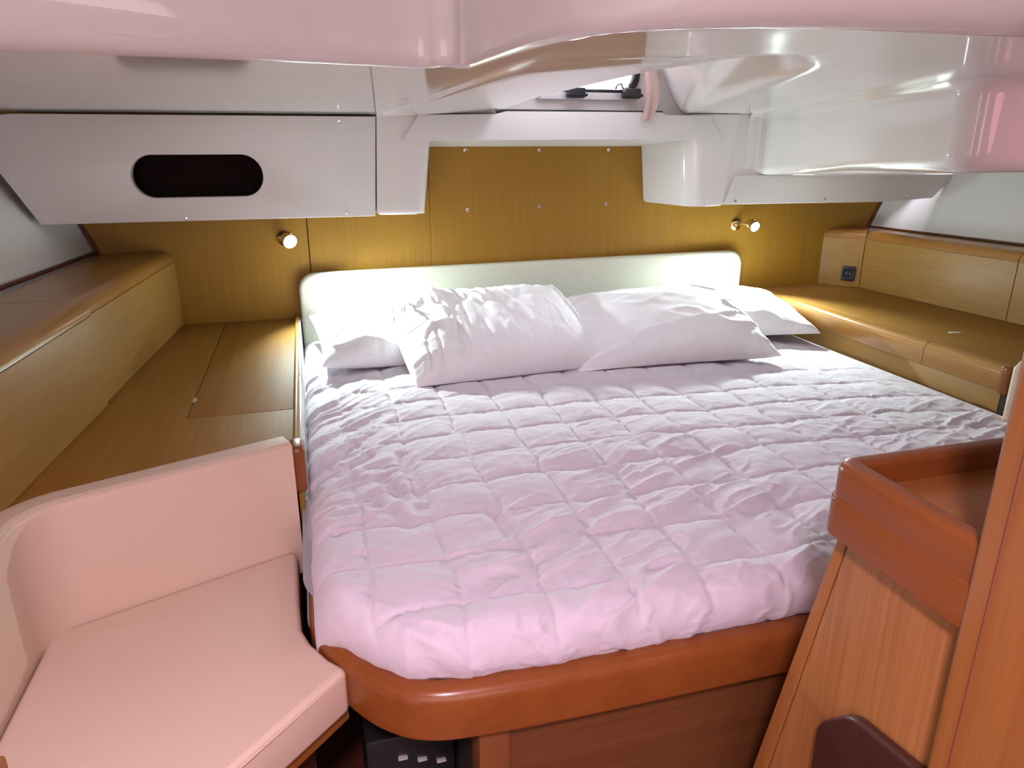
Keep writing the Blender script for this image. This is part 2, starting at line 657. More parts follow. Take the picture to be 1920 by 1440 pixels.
fs = [f for f in fs if not in_roof_opening(f)]
base = len(vs)
for y in ys:
    vs.append((e2(y), y, ZA))
fs += [(i * NB, (i + 1) * NB, base + i + 1, base + i) for i in range(nB - 1)]
from_data('hatch_recess', vs, fs, GEL, ceiling, smooth=50)
from_data('deckhead_sheet', [(1.02, 0.46, ZA), (3.3, 0.46, ZA), (3.3, 1.05, ZA), (1.02, 1.05, ZA)], [(0, 1, 2, 3)], GEL, ceiling)
box('upper_deckhead', (-1.4, -1.40, 1.85), (3.4, 1.10, 1.88), GEL, ceiling, bev=0)
box('aft_deckhead', (-1.3, 2.345, ZC + 0.008), (3.3, 2.60, ZC + 0.024), GEL, ceiling, bev=0)

# big moulded locker hanging on the right
bpth = [(3.2, 0.955), (2.2, 0.958)] + [tuple(p) for p in round_poly([(2.2, 0.958), (1.014, 0.965), (1.0625, 1.085)], [0, 0.06, 0], 10)[1:-1]] + \
       [(1.0625 + 0.4785 * k / 6, 1.085 + 1.18 * k / 6) for k in range(7)] + [(1.5455, 2.285), (1.538, 2.298), (1.522, 2.3035), (1.49, 2.305)]


def box_zb(i):
    x, y = bpth[i]
    return float(np.interp(y, [0.96, 1.5, 2.3], [1.254, 1.240, 1.197]))


def box_sec(i):
    zt, zb = ZA, box_zb(i)
    out = []
    r = 0.026
    for k in range(6):
        a = k / 5 * PI / 2
        out.append((r * (1 - math.sin(a)), zt - r * (1 - math.cos(a))))
    r2 = 0.032
    for k in range(8):
        a = k / 7 * PI / 2
        out.append((-r2 * (1 - math.cos(a)), zb + r2 * (1 - math.sin(a))))
    return out


vs, fs = sweep(bpth, box_sec)
ns = len(box_sec(0))
bot = [i * ns + ns - 1 for i in range(len(bpth))]
vs += [(1.72, 2.30, 1.197), (3.2, 2.30, 1.21)]
fs.append(tuple(bot + [len(vs) - 2, len(vs) - 1]))
struct(from_data('trim_1', vs, fs, GEL, smooth=50))

# rounded blocks at the ends of the overhead panels
def block(name, plan, ztop, zbot, mat, taper, bev=0.014):
    bm = bmesh.new()
    c = sum((Vector(p) for p in plan), Vector((0, 0))) / len(plan)
    lo = [bm.verts.new((p[0] + taper(p), p[1], zbot)) for p in plan]
    hi = [bm.verts.new((p[0], p[1], ztop)) for p in plan]
    n = len(plan)
    fb = bm.faces.new(lo)
    bm.faces.new(hi[::-1])
    for i in range(n):
        bm.faces.new((lo[i], lo[(i + 1) % n], hi[(i + 1) % n], hi[i]))
    bmesh.ops.bevel(bm, geom=fb.edges[:], offset=bev, segments=4, profile=0.5, affect='EDGES')
    return from_bm(name, bm, mat, None, smooth=40)


pl = round_poly([(0.2295, 2.298), (0.395, 2.298), (0.432, 2.548), (0.2295, 2.548)], [0.0, 0.03, 0, 0], 8)
struct(block('trim_2', pl, ZC, 1.094, GEL, lambda p: -0.034 if p[0] > 0.3 else -0.016, 0.016))
pr_ = round_poly([(1.452, 2.298), (1.452, 2.548), (1.20, 2.548), (1.262, 2.298)], [0.0, 0, 0, 0.07], 10)
struct(block('trim_3', pr_, ZC + 0.01, 1.094, GEL, lambda p: 0.030 if p[0] < 1.35 else -0.04, 0.012))

struct(box('trim_7', (1.405, 2.306, 1.106), (1.78, 2.345, ZC + 0.012), GEL, bev=0.002))
# aft wall of the recess with its portlight
wx0, wx1, wz0, wz1 = 0.66, 1.062, 1.468, 1.655
hole = round_poly([(wx0, wz0), (wx1, wz0), (wx1, wz1), (wx0, wz1)], 0.05, 8)
struct(slab('trim_4', [(0.25, 1.392), (1.75, 1.392), (1.75, 1.95), (0.25, 1.95)], [hole], 0.02, XZ(2.335), GEL, bev=0.001))
win = struct(slab('window_1', round_poly([(wx0 - 0.02, wz0 - 0.02), (wx1 + 0.02, wz0 - 0.02), (wx1 + 0.02, wz1 + 0.02), (wx0 - 0.02, wz1 + 0.02)], 0.065, 8),
                  [hole], 0.022, XZ(2.315), RUBBER, bev=0.003))
slab('pane', round_poly([(wx0 - 0.004, wz0 - 0.004), (wx1 + 0.004, wz0 - 0.004), (wx1 + 0.004, wz1 + 0.004), (wx0 - 0.004, wz1 + 0.004)], 0.05, 8), [],
     0.006, XZ(2.329), GLASS, win, bev=0.001)
slab('sill_plate', [(0.735, 1.436), (1.075, 1.436), (1.055, 1.458), (0.775, 1.458)], [], 0.03, XZ(2.312), ALU, win, bev=0.002)
for hx in (0.855, 1.045):
    h = box('hinge', (hx - 0.028, 2.280, 1.440), (hx + 0.028, 2.314, 1.470), BLACKP, win, bev=0.004)
    tube('hinge_pin', [(hx - 0.034, 2.284, 1.449), (hx + 0.034, 2.284, 1.449)], 0.005, BLACKP, h)
tube('catch', [(0.99, 2.300, 1.468), (0.995, 2.296, 1.482), (1.008, 2.296, 1.484), (1.016, 2.298, 1.470), (1.035, 2.298, 1.474)], 0.004, CHROME, win)

w2 = struct(slab('added_roof_hatch', round_poly([(0.55, 1.36), (0.99, 1.36), (0.99, 2.28), (0.55, 2.28)], 0.06, 6), [round_poly([(0.63, 1.44), (0.90, 1.44), (0.90, 2.20), (0.63, 2.20)], 0.04, 6)],
                 0.03, XY(ZA + 0.302), RUBBER, bev=0.003))  # unseen roof hatch, added to bring sky light onto the bed
slab('pane', [(0.60, 1.41), (0.93, 1.41), (0.93, 2.23), (0.60, 2.23)], [], 0.006, XY(ZA + 0.309), GLASS, w2, bev=0.001)
# partition post beside the cabinet, foreground, and the post at the lower left corner
post = struct(box('trim_5', (0.562, 0.10, 0.0), (0.70, 0.4425, 1.85), S_z, bev=0.010, seg=4))
box('groove_shade', (0.5605, 0.414, 0.0), (0.564, 0.4175, 1.85), plain('groove_shadow_line', (0.20, 0.065, 0.02), rough=0.5), post, bev=0.001, seg=1)  # dark strip drawn as the shade in the post's groove
struct(box('trim_6', (-0.40, 0.50, 0.0), (-0.3395, 0.695, 0.715), S_z, bev=0.006))

# ================================================================== OVERHEAD PANELS
op = thing('overhead_panel', 'large white overhead panel with a dark oval finger hole', 'panel', (-0.25, 2.30, 1.09))
oval = round_poly([(-0.459, 1.158), (-0.108, 1.158), (-0.108, 1.275), (-0.459, 1.275)], 0.058, 14)
slab('board', [(-0.704, 1.092), (0.209, 1.092), (0.227, 1.380), (-0.712, 1.380), (-0.775, 1.376), (-0.776, 1.23)], [oval], 0.012, XZ(2.30), PANELW, op, bev=0.002)
rim_o = round_poly([(-0.4605, 1.1565), (-0.1065, 1.1565), (-0.1065, 1.2765), (-0.4605, 1.2765)], 0.0595, 14)
slab('hole_lining', rim_o, [oval], 0.03, XZ(2.303), PANELW, op, bev=0.0006)
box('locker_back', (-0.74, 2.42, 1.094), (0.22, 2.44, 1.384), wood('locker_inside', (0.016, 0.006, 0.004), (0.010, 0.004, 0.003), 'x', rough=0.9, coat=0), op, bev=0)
box('locker_bottom', (-0.69, 2.313, 1.0925), (0.205, 2.54, 1.0975), DARK, op, bev=0)
for px, pz in ((0.123, 1.102), (0.12, 1.366), (-0.331, 1.100)):
    screw(px, 2.2995, pz, CHROME, op, r=0.005)

fp = thing('overhead_panel', 'white cover strip across the bulkhead below the hatch, with slanted ends', 'panel', (0.84, 2.288, 1.31))
slab('board', [(0.302, 1.312), (1.389, 1.317), (1.330, 1.392), (1.172, 1.392), (1.152, 1.400), (0.627, 1.398), (0.593, 1.390), (0.352, 1.386)], [], 0.010,
     XZ(2.290), PANELW, fp, bev=0.002)
from_data('soffit', [(0.302, 2.293, 1.3135), (1.389, 2.293, 1.3185), (1.22, 2.5495, 1.294), (0.40, 2.5495, 1.294),
                     (0.302, 2.293, 1.330), (1.389, 2.293, 1.335), (1.22, 2.5495, 1.330), (0.40, 2.5495, 1.330)],
          [(0, 1, 2, 3), (7, 6, 5, 4), (0, 4, 5, 1), (1, 5, 6, 2), (2, 6, 7, 3), (3, 7, 4, 0)], PANELW, fp)

box('gap_shade', (0.60, 2.316, 1.390), (1.17, 2.3245, 1.4050), RUBBER, fp, bev=0.001)  # black strip added as the dark of the gap above the board
rp = thing('overhead_panel', 'slim white overhead panel under the glossy moulding, three screws along its lower edge', 'panel', (1.85, 2.298, 1.10))
slab('board', round_poly([(1.417, 1.0995), (2.10, 1.094), (2.318, 1.104), (2.412, 1.190), (1.452, 1.198)], [0.0, 0, 0, 0, 0.02], 6), [], 0.012, XZ(2.298), PANELW, rp, bev=0.0025)
for px, pz in ((1.462, 1.111), (1.831, 1.110), (2.193, 1.115)):
    screw(px, 2.2975, pz, CHROME, rp, r=0.005)
# filler above the slim panel so the locker is closed
box('locker_back', (1.452, 2.40, 1.108), (2.36, 2.42, 1.39), DARK, rp, bev=0)

# pale cloth strap of the hatch blind
vs = []
nz_, nx_ = 26, 12
for i in range(nz_):
    t = i / (nz_ - 1)
    z = 1.378 + 0.22 * t
    cx_ = 1.092 + 0.020 * t + 0.006 * math.sin(t * 7)
    w = 0.017 + 0.008 * math.sin(t * PI)
    for j in range(nx_):
        s = j / (nx_ - 1) * 2 - 1
        vs.append((cx_ + w * s, 2.272 + 0.006 * math.sin(s * 4.5 + t * 3) - 0.010 * math.sin(t * 5), z - 0.006 * (1 - s * s) * (1 - t)))
fs = grid_faces(nz_, nx_)
cb = bmesh.new()
cvs = [cb.verts.new(v) for v in vs]
for f in fs: cb.faces.new([cvs[k] for k in f])
bmesh.ops.solidify(cb, geom=cb.faces[:], thickness=0.003)
tag(from_bm('hatch_blind', cb, CURT, None, smooth=180), 'rolled pinkish cloth strip hanging at the right of the hatch', 'curtain')

# ================================================================== LEFT SHELF, LEDGE, SETTEE
ls = thing('side_shelf', 'long wooden shelf unit at the bed\'s left side with a lid and white bed-side face', 'shelf', (-0.25, 1.9, 0.0))
ZS = 0.733
lface = lambda y: -0.42 - 0.077 * (2.55 - y)
slab('top_board', [(lface(2.549) - 0.02, 2.549), (lface(1.19) - 0.02, 1.162), (-0.063, 1.338), (-0.063, 1.606), (-0.289, 1.606), (-0.289, 2.549)], [], 0.018, XY(ZS), W_y, ls, bev=0.001)
lid = slab('lid', [(-0.287, 1.6085), (-0.0635, 1.6085), (-0.0635, 2.548), (-0.287, 2.548)], [], 0.018, XY(ZS), W_y, ls, bev=0.001)
box('hinge_plate', (-0.2905, 1.715, 0.7325), (-0.2835, 1.745, 0.7345), ALU, lid, bev=0.0004, seg=1)
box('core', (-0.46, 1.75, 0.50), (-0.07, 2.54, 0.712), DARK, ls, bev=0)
slab('cap', round_poly([(-0.0625, 0.70), (-0.0505, 0.70), (-0.0505, 0.747), (-0.0625, 0.747)], [0, 0, 0.0055, 0.0055], 5), [], 1.175,
     ((0, 2.545, 0), (1, 0, 0), (0, 0, 1), (0, 1, 0)), W_face, ls, bev=0.0005)
box('bedside_face', (-0.0505, 1.385, 0.50), (-0.0455, 1.842, 0.738), WHITEL, ls, bev=0.001)
box('bedside_face', (-0.0505, 1.844, 0.50), (-0.0455, 2.545, 0.738), WHITEL, ls, bev=0.001)
box('end_block', (-0.070, 1.328, 0.655), (-0.040, 1.386, 0.752), S_rail, ls, bev=0.010, seg=4)
box('front_board', (-0.060, 1.345, 0.10), (-0.050, 1.38, 0.654), W_bulk, ls, bev=0.002)

lc = thing('side_ledge', 'raised wooden ledge along the left hull side with a rounded top edge', 'cabinet', (-0.5, 1.8, 0.733))
JY = 1.755
for y0, y1, pr0 in ((0.95, JY - 0.0016, 0.007), (JY + 0.0016, 2.548, 0.0)):
    # face board and rounded top of each length
    a, b = (lface(y0) + pr0, y0), (lface(y1) + pr0, y1)
    z0, z1 = ZS + 0.001, 0.9425
    fb = from_data('face_board', [(a[0], a[1], z0), (b[0], b[1], z0), (b[0], b[1], z1), (a[0], a[1], z1),
                                  (a[0] - 0.016, a[1], z0), (b[0] - 0.016, b[1], z0), (b[0] - 0.016, b[1], z1), (a[0] - 0.016, a[1], z1)],
                   [(0, 1, 2, 3), (7, 6, 5, 4), (0, 4, 5, 1), (1, 5, 6, 2), (2, 6, 7, 3), (3, 7, 4, 0)], W_face, lc)
    r = 0.034
    sec = [(-0.001, 0.944)] + [(r * (1 - math.cos(k / 8 * PI / 2)), 0.944 + r * math.sin(k / 8 * PI / 2)) for k in range(9)] + [(0.10, 0.978), (0.205, 0.976), (0.205, 0.944)]
    v_, f_ = sweep([a, b], lambda i: sec, closed_sec=True, caps=True)
    from_data('top_nosing', v_, f_, S_y, lc, smooth=50)

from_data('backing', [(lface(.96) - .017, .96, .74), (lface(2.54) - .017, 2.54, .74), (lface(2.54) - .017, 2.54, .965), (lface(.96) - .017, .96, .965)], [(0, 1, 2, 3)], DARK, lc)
BEAD = plain('dark_bead', (0.11, 0.035, 0.012), rough=0.4)
tube('back_bead', [(-0.640 - 0.115 * (2.55 - y) + 0.002, y, 0.981) for y in (2.545, 2.2, 1.8, 1.4, 1.0)], 0.006, BEAD, lc)
st = thing('settee_base', 'low wooden base board under the cream corner seat', 'seat base', (-0.25, 0.95, 0.0))
slab('seat_board', [(-0.50, 1.16), (-0.075, 1.33), (-0.065, 1.06), (-0.002, 0.945), (-0.150, 0.800), (-0.50, 0.45)], [], 0.03, XY(0.472), S_x, st, bev=0.003)
from_data('riser', [(-0.06, 0.98, 0), (-0.22, 0.82, 0), (-0.56, 0.48, 0), (-0.06, 0.98, .443), (-0.22, 0.82, .443), (-0.56, 0.48, .443),
                    (-0.08, 1.0, 0), (-0.24, 0.84, 0), (-0.58, 0.5, 0), (-0.08, 1.0, .443), (-0.24, 0.84, .443), (-0.58, 0.5, .443)],
          [(0, 1, 4, 3), (1, 2, 5, 4), (6, 7, 10, 9), (7, 8, 11, 10), (0, 6, 9, 3), (2, 8, 11, 5), (3, 4, 10, 9), (4, 5, 11, 10), (0, 1, 7, 6), (1, 2, 8, 7)],
          FLOORW, st)


def cushion_poly(outline, z0, z1, r=0.012):
    """closed upholstered shape with rounded top and bottom edges"""
    P = outline
    sec = []
    for k in range(6):
        a = k / 5 * PI / 2
        sec.append((r * (1 - math.sin(a)), z0 + r * (1 - math.cos(a))))
    for k in range(6):
        a = k / 5 * PI / 2
        sec.append((r * (1 - math.cos(a)), z1 - r * (1 - math.sin(a))))
    v, f = sweep(P, lambda i: sec, closed_path=True)
    m = len(sec)
    f.append(tuple(i * m for i in range(len(P))))
    f.append(tuple(i * m + m - 1 for i in range(len(P))))
    return v, f


SEAT = [(-0.4545, 1.1455), (-0.455, 0.47), (-0.147, 0.782), (0.005, 0.928), (-0.024, 0.962), (-0.050, 1.008), (-0.064, 1.05), (-0.068, 1.12), (-0.071, 1.302)]
SEATR = round_poly(SEAT, [0.016, 0.016, 0.0, 0.016, 0.05, 0.03, 0.03, 0, 0.016], 5)
sc_ = thing('seat_cushion', 'cream leatherette seat cushion of the corner settee, cut round the bed corner', 'cushion', (-0.2, 1.0, 0.475))
slab('upholstery', SEATR, [], 0.075, XY(0.55), LEATHER, sc_, bev=0.010, res=4, smooth=50)
for zz, oo in ((0.5475, 0.001), (0.5500, -0.0125)):
    a, b = Vector((-0.006, 0.919)), Vector((-0.445, 0.479))
    n = Vector((0.707, -0.707))
    a = a + n * oo
    b = b + n * oo
    tube('piping', [(a.x + (b.x - a.x) * k / 12, a.y + (b.y - a.y) * k / 12, zz) for k in range(13)], 0.0014, LEATHER, sc_, n=6)

# L-shaped back cushion
bp_ = [(-0.061, 1.3055), (-0.20, 1.2487), (-0.330, 1.1957)] + [tuple(p) for p in round_poly([(-0.330, 1.1957), (-0.4555, 1.1445), (-0.4555, 0.99)], [0, 0.085, 0], 12)[1:-1]] + \
      [(-0.4555, 0.99), (-0.4555, 0.7), (-0.4555, 0.30)]
bp_ = bp_[::-1]   # left normal then points to the seat; negative offsets are the back
TH = 0.055


def back_sec(z0, z1, r=0.010, th=TH):
    out = []
    for (cx_, cz_, a0) in ((-r, z0 + r, -PI / 2), (-r, z1 - r, 0.0), (-th + r, z1 - r, PI / 2), (-th + r, z0 + r, PI)):
        for k in range(5):
            a = a0 + k / 4 * PI / 2
            out.append((cx_ + r * math.cos(a), cz_ + r * math.sin(a)))
    return out


def flip_sec(sec):
    return [(-d, z) for d, z in sec]


def sec_back(i):
    return flip_sec(back_sec(0.490, 0.771))


v, f = sweep(bp_, sec_back, closed_sec=True, caps=True)
bc = thing('back_cushion', 'cream L-shaped back cushion leaning on the left shelf edge', 'cushion', (-0.3, 1.2, 0.490))
from_data('upholstery', v, f, LEATHER, bc, smooth=50)
nmb = path_normals(bp_)
tube('piping', [(p[0] + n.x * 0.002, p[1] + n.y * 0.002, 0.7670) for p, n in zip(bp_, nmb)], 0.0013, LEATHER, bc, n=6)
tube('piping', [(p[0] + n.x * 0.011, p[1] + n.y * 0.011, 0.7709) for p, n in zip(bp_, nmb)], 0.0011, LEATHER, bc, n=6)

# ================================================================== RIGHT SHELF AND LEDGE
rs = thing('side_shelf', 'wooden shelf along the bed\'s right side with a rounded front edge', 'shelf', (1.9, 2.0, 0.0))
rface = lambda y: 2.03 + 0.228 * (2.55 - y)
slab('top_board', [(1.772, 1.392), (2.245, 1.392), (2.215, 1.80), (2.17, 2.44), (2.06, 2.549), (1.772, 2.549)], [], 0.018, XY(0.741), W_y, rs, bev=0.001)
for y0, y1 in ((1.402, 1.6560), (1.6580, 2.548)):
    r = 0.022
    sec = [(0.033, 0.741)] + [(r * (1 - math.sin(k / 7 * PI / 2)), 0.741 - r * (1 - math.cos(k / 7 * PI / 2))) for k in range(8)] + [(0.0, 0.676), (0.003, 0.673), (0.033, 0.673)]
    v_, f_ = sweep([(1.738, y1), (1.738, y0)], lambda i: sec, closed_sec=True, caps=True)
    from_data('front_edge', v_, f_, S_y, rs, smooth=50)
box('side_board', (1.752, 1.40, 0.42), (1.764, 2.548, 0.672), W_face, rs, bev=0.001)
box('end_block', (1.734, 1.376, 0.668), (1.775, 1.402, 0.744), S_rail, rs, bev=0.007, seg=3)
box('end_board', (1.752, 1.378, 0.30), (1.79, 1.398, 0.667), DARK, rs, bev=0.002)
tag(slab('paper_scrap', [(1.900, 1.722), (1.936, 1.716), (1.938, 1.731), (1.903, 1.737)], [], 0.0012, XY(0.7424), WHITEL, bev=0.0003), 'tiny white paper scrap lying on the right shelf', 'paper')

rl = thing('side_ledge', 'raised wooden ledge along the right hull side with a black socket in its end board', 'cabinet', (2.15, 2.0, 0.741))
LP = [(2.052, 2.549), (2.163, 2.436), (2.204, 1.80), (2.250, 1.20)]


def ledge_run(a, b, g0, g1):
    """a length of ledge from a to b, shortened by the joint gaps"""
    a, b = Vector(a), Vector(b)
    d = (b - a).normalized()
    return a + d * g0, b - d * g1


for k, (g0, g1) in enumerate(((0.0, 0.0015), (0.0015, 0.0015), (0.0015, 0.0))):
    a, b = ledge_run(LP[k], LP[k + 1], g0, g1)
    n = Vector((-(b - a).y, (b - a).x)).normalized()       # towards the hull
    z0, z1 = 0.742, 0.937
    c, d = a + n * 0.016, b + n * 0.016
    from_data('face_board', [(a.x, a.y, z0), (b.x, b.y, z0), (b.x, b.y, z1), (a.x, a.y, z1), (c.x, c.y, z0), (d.x, d.y, z0), (d.x, d.y, z1), (c.x, c.y, z1)],
              [(0, 1, 2, 3), (7, 6, 5, 4), (0, 4, 5, 1), (1, 5, 6, 2), (2, 6, 7, 3), (3, 7, 4, 0)], W_face, rl)
    r = 0.032
    wd = (0.16, 0.17, 0.20)[k]
    sec = [(0.001, 0.938)] + [(r * (1 - math.cos(q / 8 * PI / 2)), 0.938 + r * math.sin(q / 8 * PI / 2)) for q in range(9)] + [(0.10, 0.970), (wd, 0.968), (wd, 0.938)]
    v_, f_ = sweep([tuple(a), tuple(b)], lambda i: sec, closed_sec=True, caps=True)
    from_data('top_nosing', v_, f_, S_y, rl, smooth=50)
bk = [(p[0] + 0.017, p[1] + 0.002 * 0, .75) for p in LP] + [(p[0] + 0.017, p[1], .93) for p in LP]
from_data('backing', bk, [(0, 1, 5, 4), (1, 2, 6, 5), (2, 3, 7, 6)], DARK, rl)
dirv = (Vector(LP[1]) - Vector(LP[0])).normalized().to_3d()
nrm = Vector((dirv.y, -dirv.x, 0))
org = Vector((LP[0][0], LP[0][1], 0.795)) + dirv * 0.112 + nrm * 0.0075
soc = slab('socket', round_poly([(-0.026, -0.030), (0.026, -0.030), (0.026, 0.030), (-0.026, 0.030)], 0.007, 5), [round_poly([(-0.017, -0.017), (0.017, -0.017), (0.017, 0.017), (-0.017, 0.017)], 0.016, 8)],
           0.0075, (org, dirv, (0, 0, 1), nrm), BLACKP, rl, bev=0.0015)
slab('socket_well', round_poly([(-0.018, -0.018), (0.018, -0.018), (0.018, 0.018), (-0.018, 0.018)], 0.016, 8), [], 0.003, (org - nrm * 0.0045, dirv, (0, 0, 1), nrm), RUBBER, soc, bev=0.0005)
for hx in (-0.007, 0.007):
    lathe('contact', [(0.0022, 0), (0.0022, 0.003)], org - nrm * 0.0045 + dirv * hx, nrm, CHROME, soc, n=8)

tube('back_bead', [(2.268 + 0.13 * (2.55 - y) - 0.003, y, 0.973) for y in (2.545, 2.2, 1.8, 1.5)], 0.005, BEAD, rl)
rc = thing('back_cushion', 'cream cushion end standing behind the foreground post, beside the right shelf', 'cushion', (1.75, 1.34, 0.5))
v, f = cushion_poly(round_poly([(1.680, 1.325), (1.80, 1.10), (1.87, 1.13), (1.752, 1.368)], 0.012, 4), 0.42, 0.772)
from_data('upholstery', v, f, LEATHER, rc, smooth=50)

# ================================================================== BED
hb = thing('headboard', 'long low cream headboard with rounded top corners against the wooden bulkhead', 'headboard', (0.8, 2.53, 0.5))
slab('padding', round_poly([(-0.042, 0.55), (1.652, 0.55), (1.652, 0.903), (-0.042, 0.889)], [0, 0, 0.055, 0.055], 12), [], 0.045, XZ(2.503), HEADB, hb, bev=0.014, res=4)

bed = thing('bed_base', 'wooden berth base with a rounded reddish-brown front rail', 'bed', (0.8, 0.8, 0.0))
RP = [(-0.052, 1.32), (-0.052, 1.06)] + chaikin([(-0.052, 1.06), (-0.045, 1.005), (0.0, 0.925), (0.038, 0.868), (0.10, 0.822), (0.20, 0.812), (0.36, 0.809)], 3)[1:] + [(0.8, 0.808), (1.74, 0.808)]


def rail_sec(i):
    z0, z1, t = 0.480, 0.566, 0.034
    out = []
    for (cx_, cz_, a0, r) in ((0.006, z0 + 0.006, PI, 0.006), (t - 0.004, z0 + 0.004, 1.5 * PI, 0.004), (t - 0.006, z1 - 0.006, 0, 0.006), (0.022, z1 - 0.022, PI / 2, 0.022)):
        for k in range(5):
            a = a0 + k / 4 * PI / 2
            out.append((cx_ + r * math.cos(a), cz_ + r * math.sin(a)))
    return out


v, f = sweep(RP, rail_sec, closed_sec=True, caps=True)
from_data('front_rail', v, f, S_rail, bed, smooth=50)
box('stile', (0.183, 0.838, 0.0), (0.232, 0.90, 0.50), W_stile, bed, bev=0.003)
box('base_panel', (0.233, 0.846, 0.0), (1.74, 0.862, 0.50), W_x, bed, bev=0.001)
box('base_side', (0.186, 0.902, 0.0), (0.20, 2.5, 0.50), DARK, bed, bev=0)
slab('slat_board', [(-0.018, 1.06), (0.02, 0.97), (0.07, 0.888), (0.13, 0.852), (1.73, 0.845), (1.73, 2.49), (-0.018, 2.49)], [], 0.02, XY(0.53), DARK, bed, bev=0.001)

bb = thing('storage_box', 'black box in the dark space under the bed corner', 'box', (0.06, 1.1, 0.0))
box('body', (0.02, 1.02, 0.0), (0.178, 1.30, 0.315), BLACKP, bb, bev=0.008)
for k in range(3):
    box('pale_mark', (0.075 + 0.034 * k, 1.012, 0.268 - 0.012 * k), (0.092 + 0.034 * k, 1.021, 0.2715 - 0.012 * k), ALU, bb, bev=0.001)  # thin strips added for the faint pale marks on the box

mt = tag(from_data('mattress', *cushion_poly(round_poly([(-0.036, 2.48), (-0.036, 1.07), (0.085, 0.875), (1.72, 0.86), (1.72, 2.48)][::-1], [0.01, 0.01, 0.05, 0.10, 0.01], 6), 0.5315, 0.612, 0.02), MATTM, smooth=50),
         'grey mattress edge showing between the quilt and the corner seat', 'mattress')

# ---- quilt
X0, X1 = -0.043, 1.728
ZT = 0.655


def yfoot(x):
    return np.interp(x, [-0.06, -0.043, -0.02, 0.035, 0.085, 0.16, 0.30, 0.55, 1.8], [1.02, 1.00, 0.965, 0.902, 0.852, 0.832, 0.826, 0.830, 0.830])


NX, NY = 420, 400
su = np.linspace(0, 1, NX)
R = 0.060
HX = 0.088                     # drop of the cloth at the sides
# arc length coordinates across and along
La = (X1 - X0) + 0.5 * 0
tx = X0 + (X1 - X0) * (0.5 * su + 0.5 * (su ** 1.25))          # denser at the left
XX = np.repeat(tx[:, None], NY, 1)
tv = np.linspace(0, 1, NY)
# S = arc length from the lower hem at the foot, the hem turned under the edge of the mattress
R = 0.056
AMAX = 2.35
arc = R * AMAX
hang = 0.0
TT = np.repeat((tv ** 1.12)[None, :], NX, 0)
yF = np.repeat(yfoot(tx)[:, None], NY, 1)
S = TT * (arc + (2.502 - yF - R))
th = np.clip((arc - S) / R, 0, AMAX)
Y = np.where(S < arc, yF + R - R * np.sin(th), yF + R + (S - arc))
dz = -R * (1 - np.cos(th))
# left and right edges roll down
rl_ = 0.050
dl = XX - X0
dzl = -np.where(dl < rl_, rl_ - np.sqrt(np.clip(rl_ ** 2 - (rl_ - dl) ** 2, 0, None)), 0) * (0.75 + 0.6 * sst(1.5, 1.1, Y))
dr = X1 - XX
rr_ = 0.035
dzr = -np.where(dr < rr_, rr_ - np.sqrt(np.clip(rr_ ** 2 - (rr_ - dr) ** 2, 0, None)), 0) * 0.8
ZZ = ZT + dz + np.maximum(dzl, -0.085) + dzr
top = sst(-0.055, -0.010, dz + dzl)                # 1 on the flat, 0 on the turned-down edges
# gentle body shape: fuller foot, lower at the far right
ZZ = ZZ + 0.010 * np.sin((XX + 0.2) * 2.2) * sst(0.9, 1.4, Y) - 0.012 * sst(1.1, 1.75, XX) - 0.010 * sst(1.55, 1.73, XX) + 0.006 * fbm(XX * 3, Y * 3, 5)
# quilting squares
PX, PY = 0.129, 0.126
wx = XX + 0.012 * fbm(XX * 5, Y * 5, 11) + 0.008 * fbm(XX * 14, Y * 14, 12)
wy = Y + S * 0 + 0.012 * fbm(XX * 5 + 9, Y * 5, 21) + 0.008 * fbm(XX * 14, Y * 14, 22) + np.where(S < arc, (S - arc) - (Y - yF - R), 0)
gx = np.abs(np.sin(PI * (wx - 0.047) / PX))
gy = np.abs(np.sin(PI * (wy - 0.022) / PY))
cellx = np.floor((wx - 0.047) / PX)
celly = np.floor((wy - 0.022) / PY)
calm = (1 - 0.75 * np.exp(-((XX - X0) / 0.17) ** 2) * sst(1.15, 1.4, Y)) * (1 - 0.55 * np.exp(-((X1 - XX) / 0.22) ** 2))
amp = calm * (0.75 + 0.5 * vnoise(cellx * 1.0 + 0.5, celly * 1.0 + 0.5, 33))
puff = (np.clip(gx, 0, 1) ** 0.55) * (np.clip(gy, 0, 1) ** 0.5)
seam_soft = 0.55 + 0.45 * sst(-0.1, 0.35, fbm(XX * 2.2 + 4, Y * 2.2, 44))
ZZ = ZZ + (0.0105 * amp * puff * (0.65 + 0.35 * seam_soft) - 0.006) * (0.35 + 0.65 * top)
# stitched grooves
dgx, dgy = np.arcsin(np.clip(gx, 0, 1)) / PI * PX, np.arcsin(np.clip(gy, 0, 1)) / PI * PY
ZZ = ZZ - 0.0036 * (np.exp(-(dgx / 0.0034) ** 2) + np.exp(-(dgy / 0.0034) ** 2)) * (0.5 + 0.5 * seam_soft) * calm * (0.4 + 0.6 * top)
# pucker along the seams
pk = np.exp(-gy / 0.35) * (vnoise(XX * 62, Y * 14, 51) - 0.5) + np.exp(-gx / 0.35) * (vnoise(XX * 14, Y * 62, 52) - 0.5)
ZZ = ZZ + 0.0026 * pk
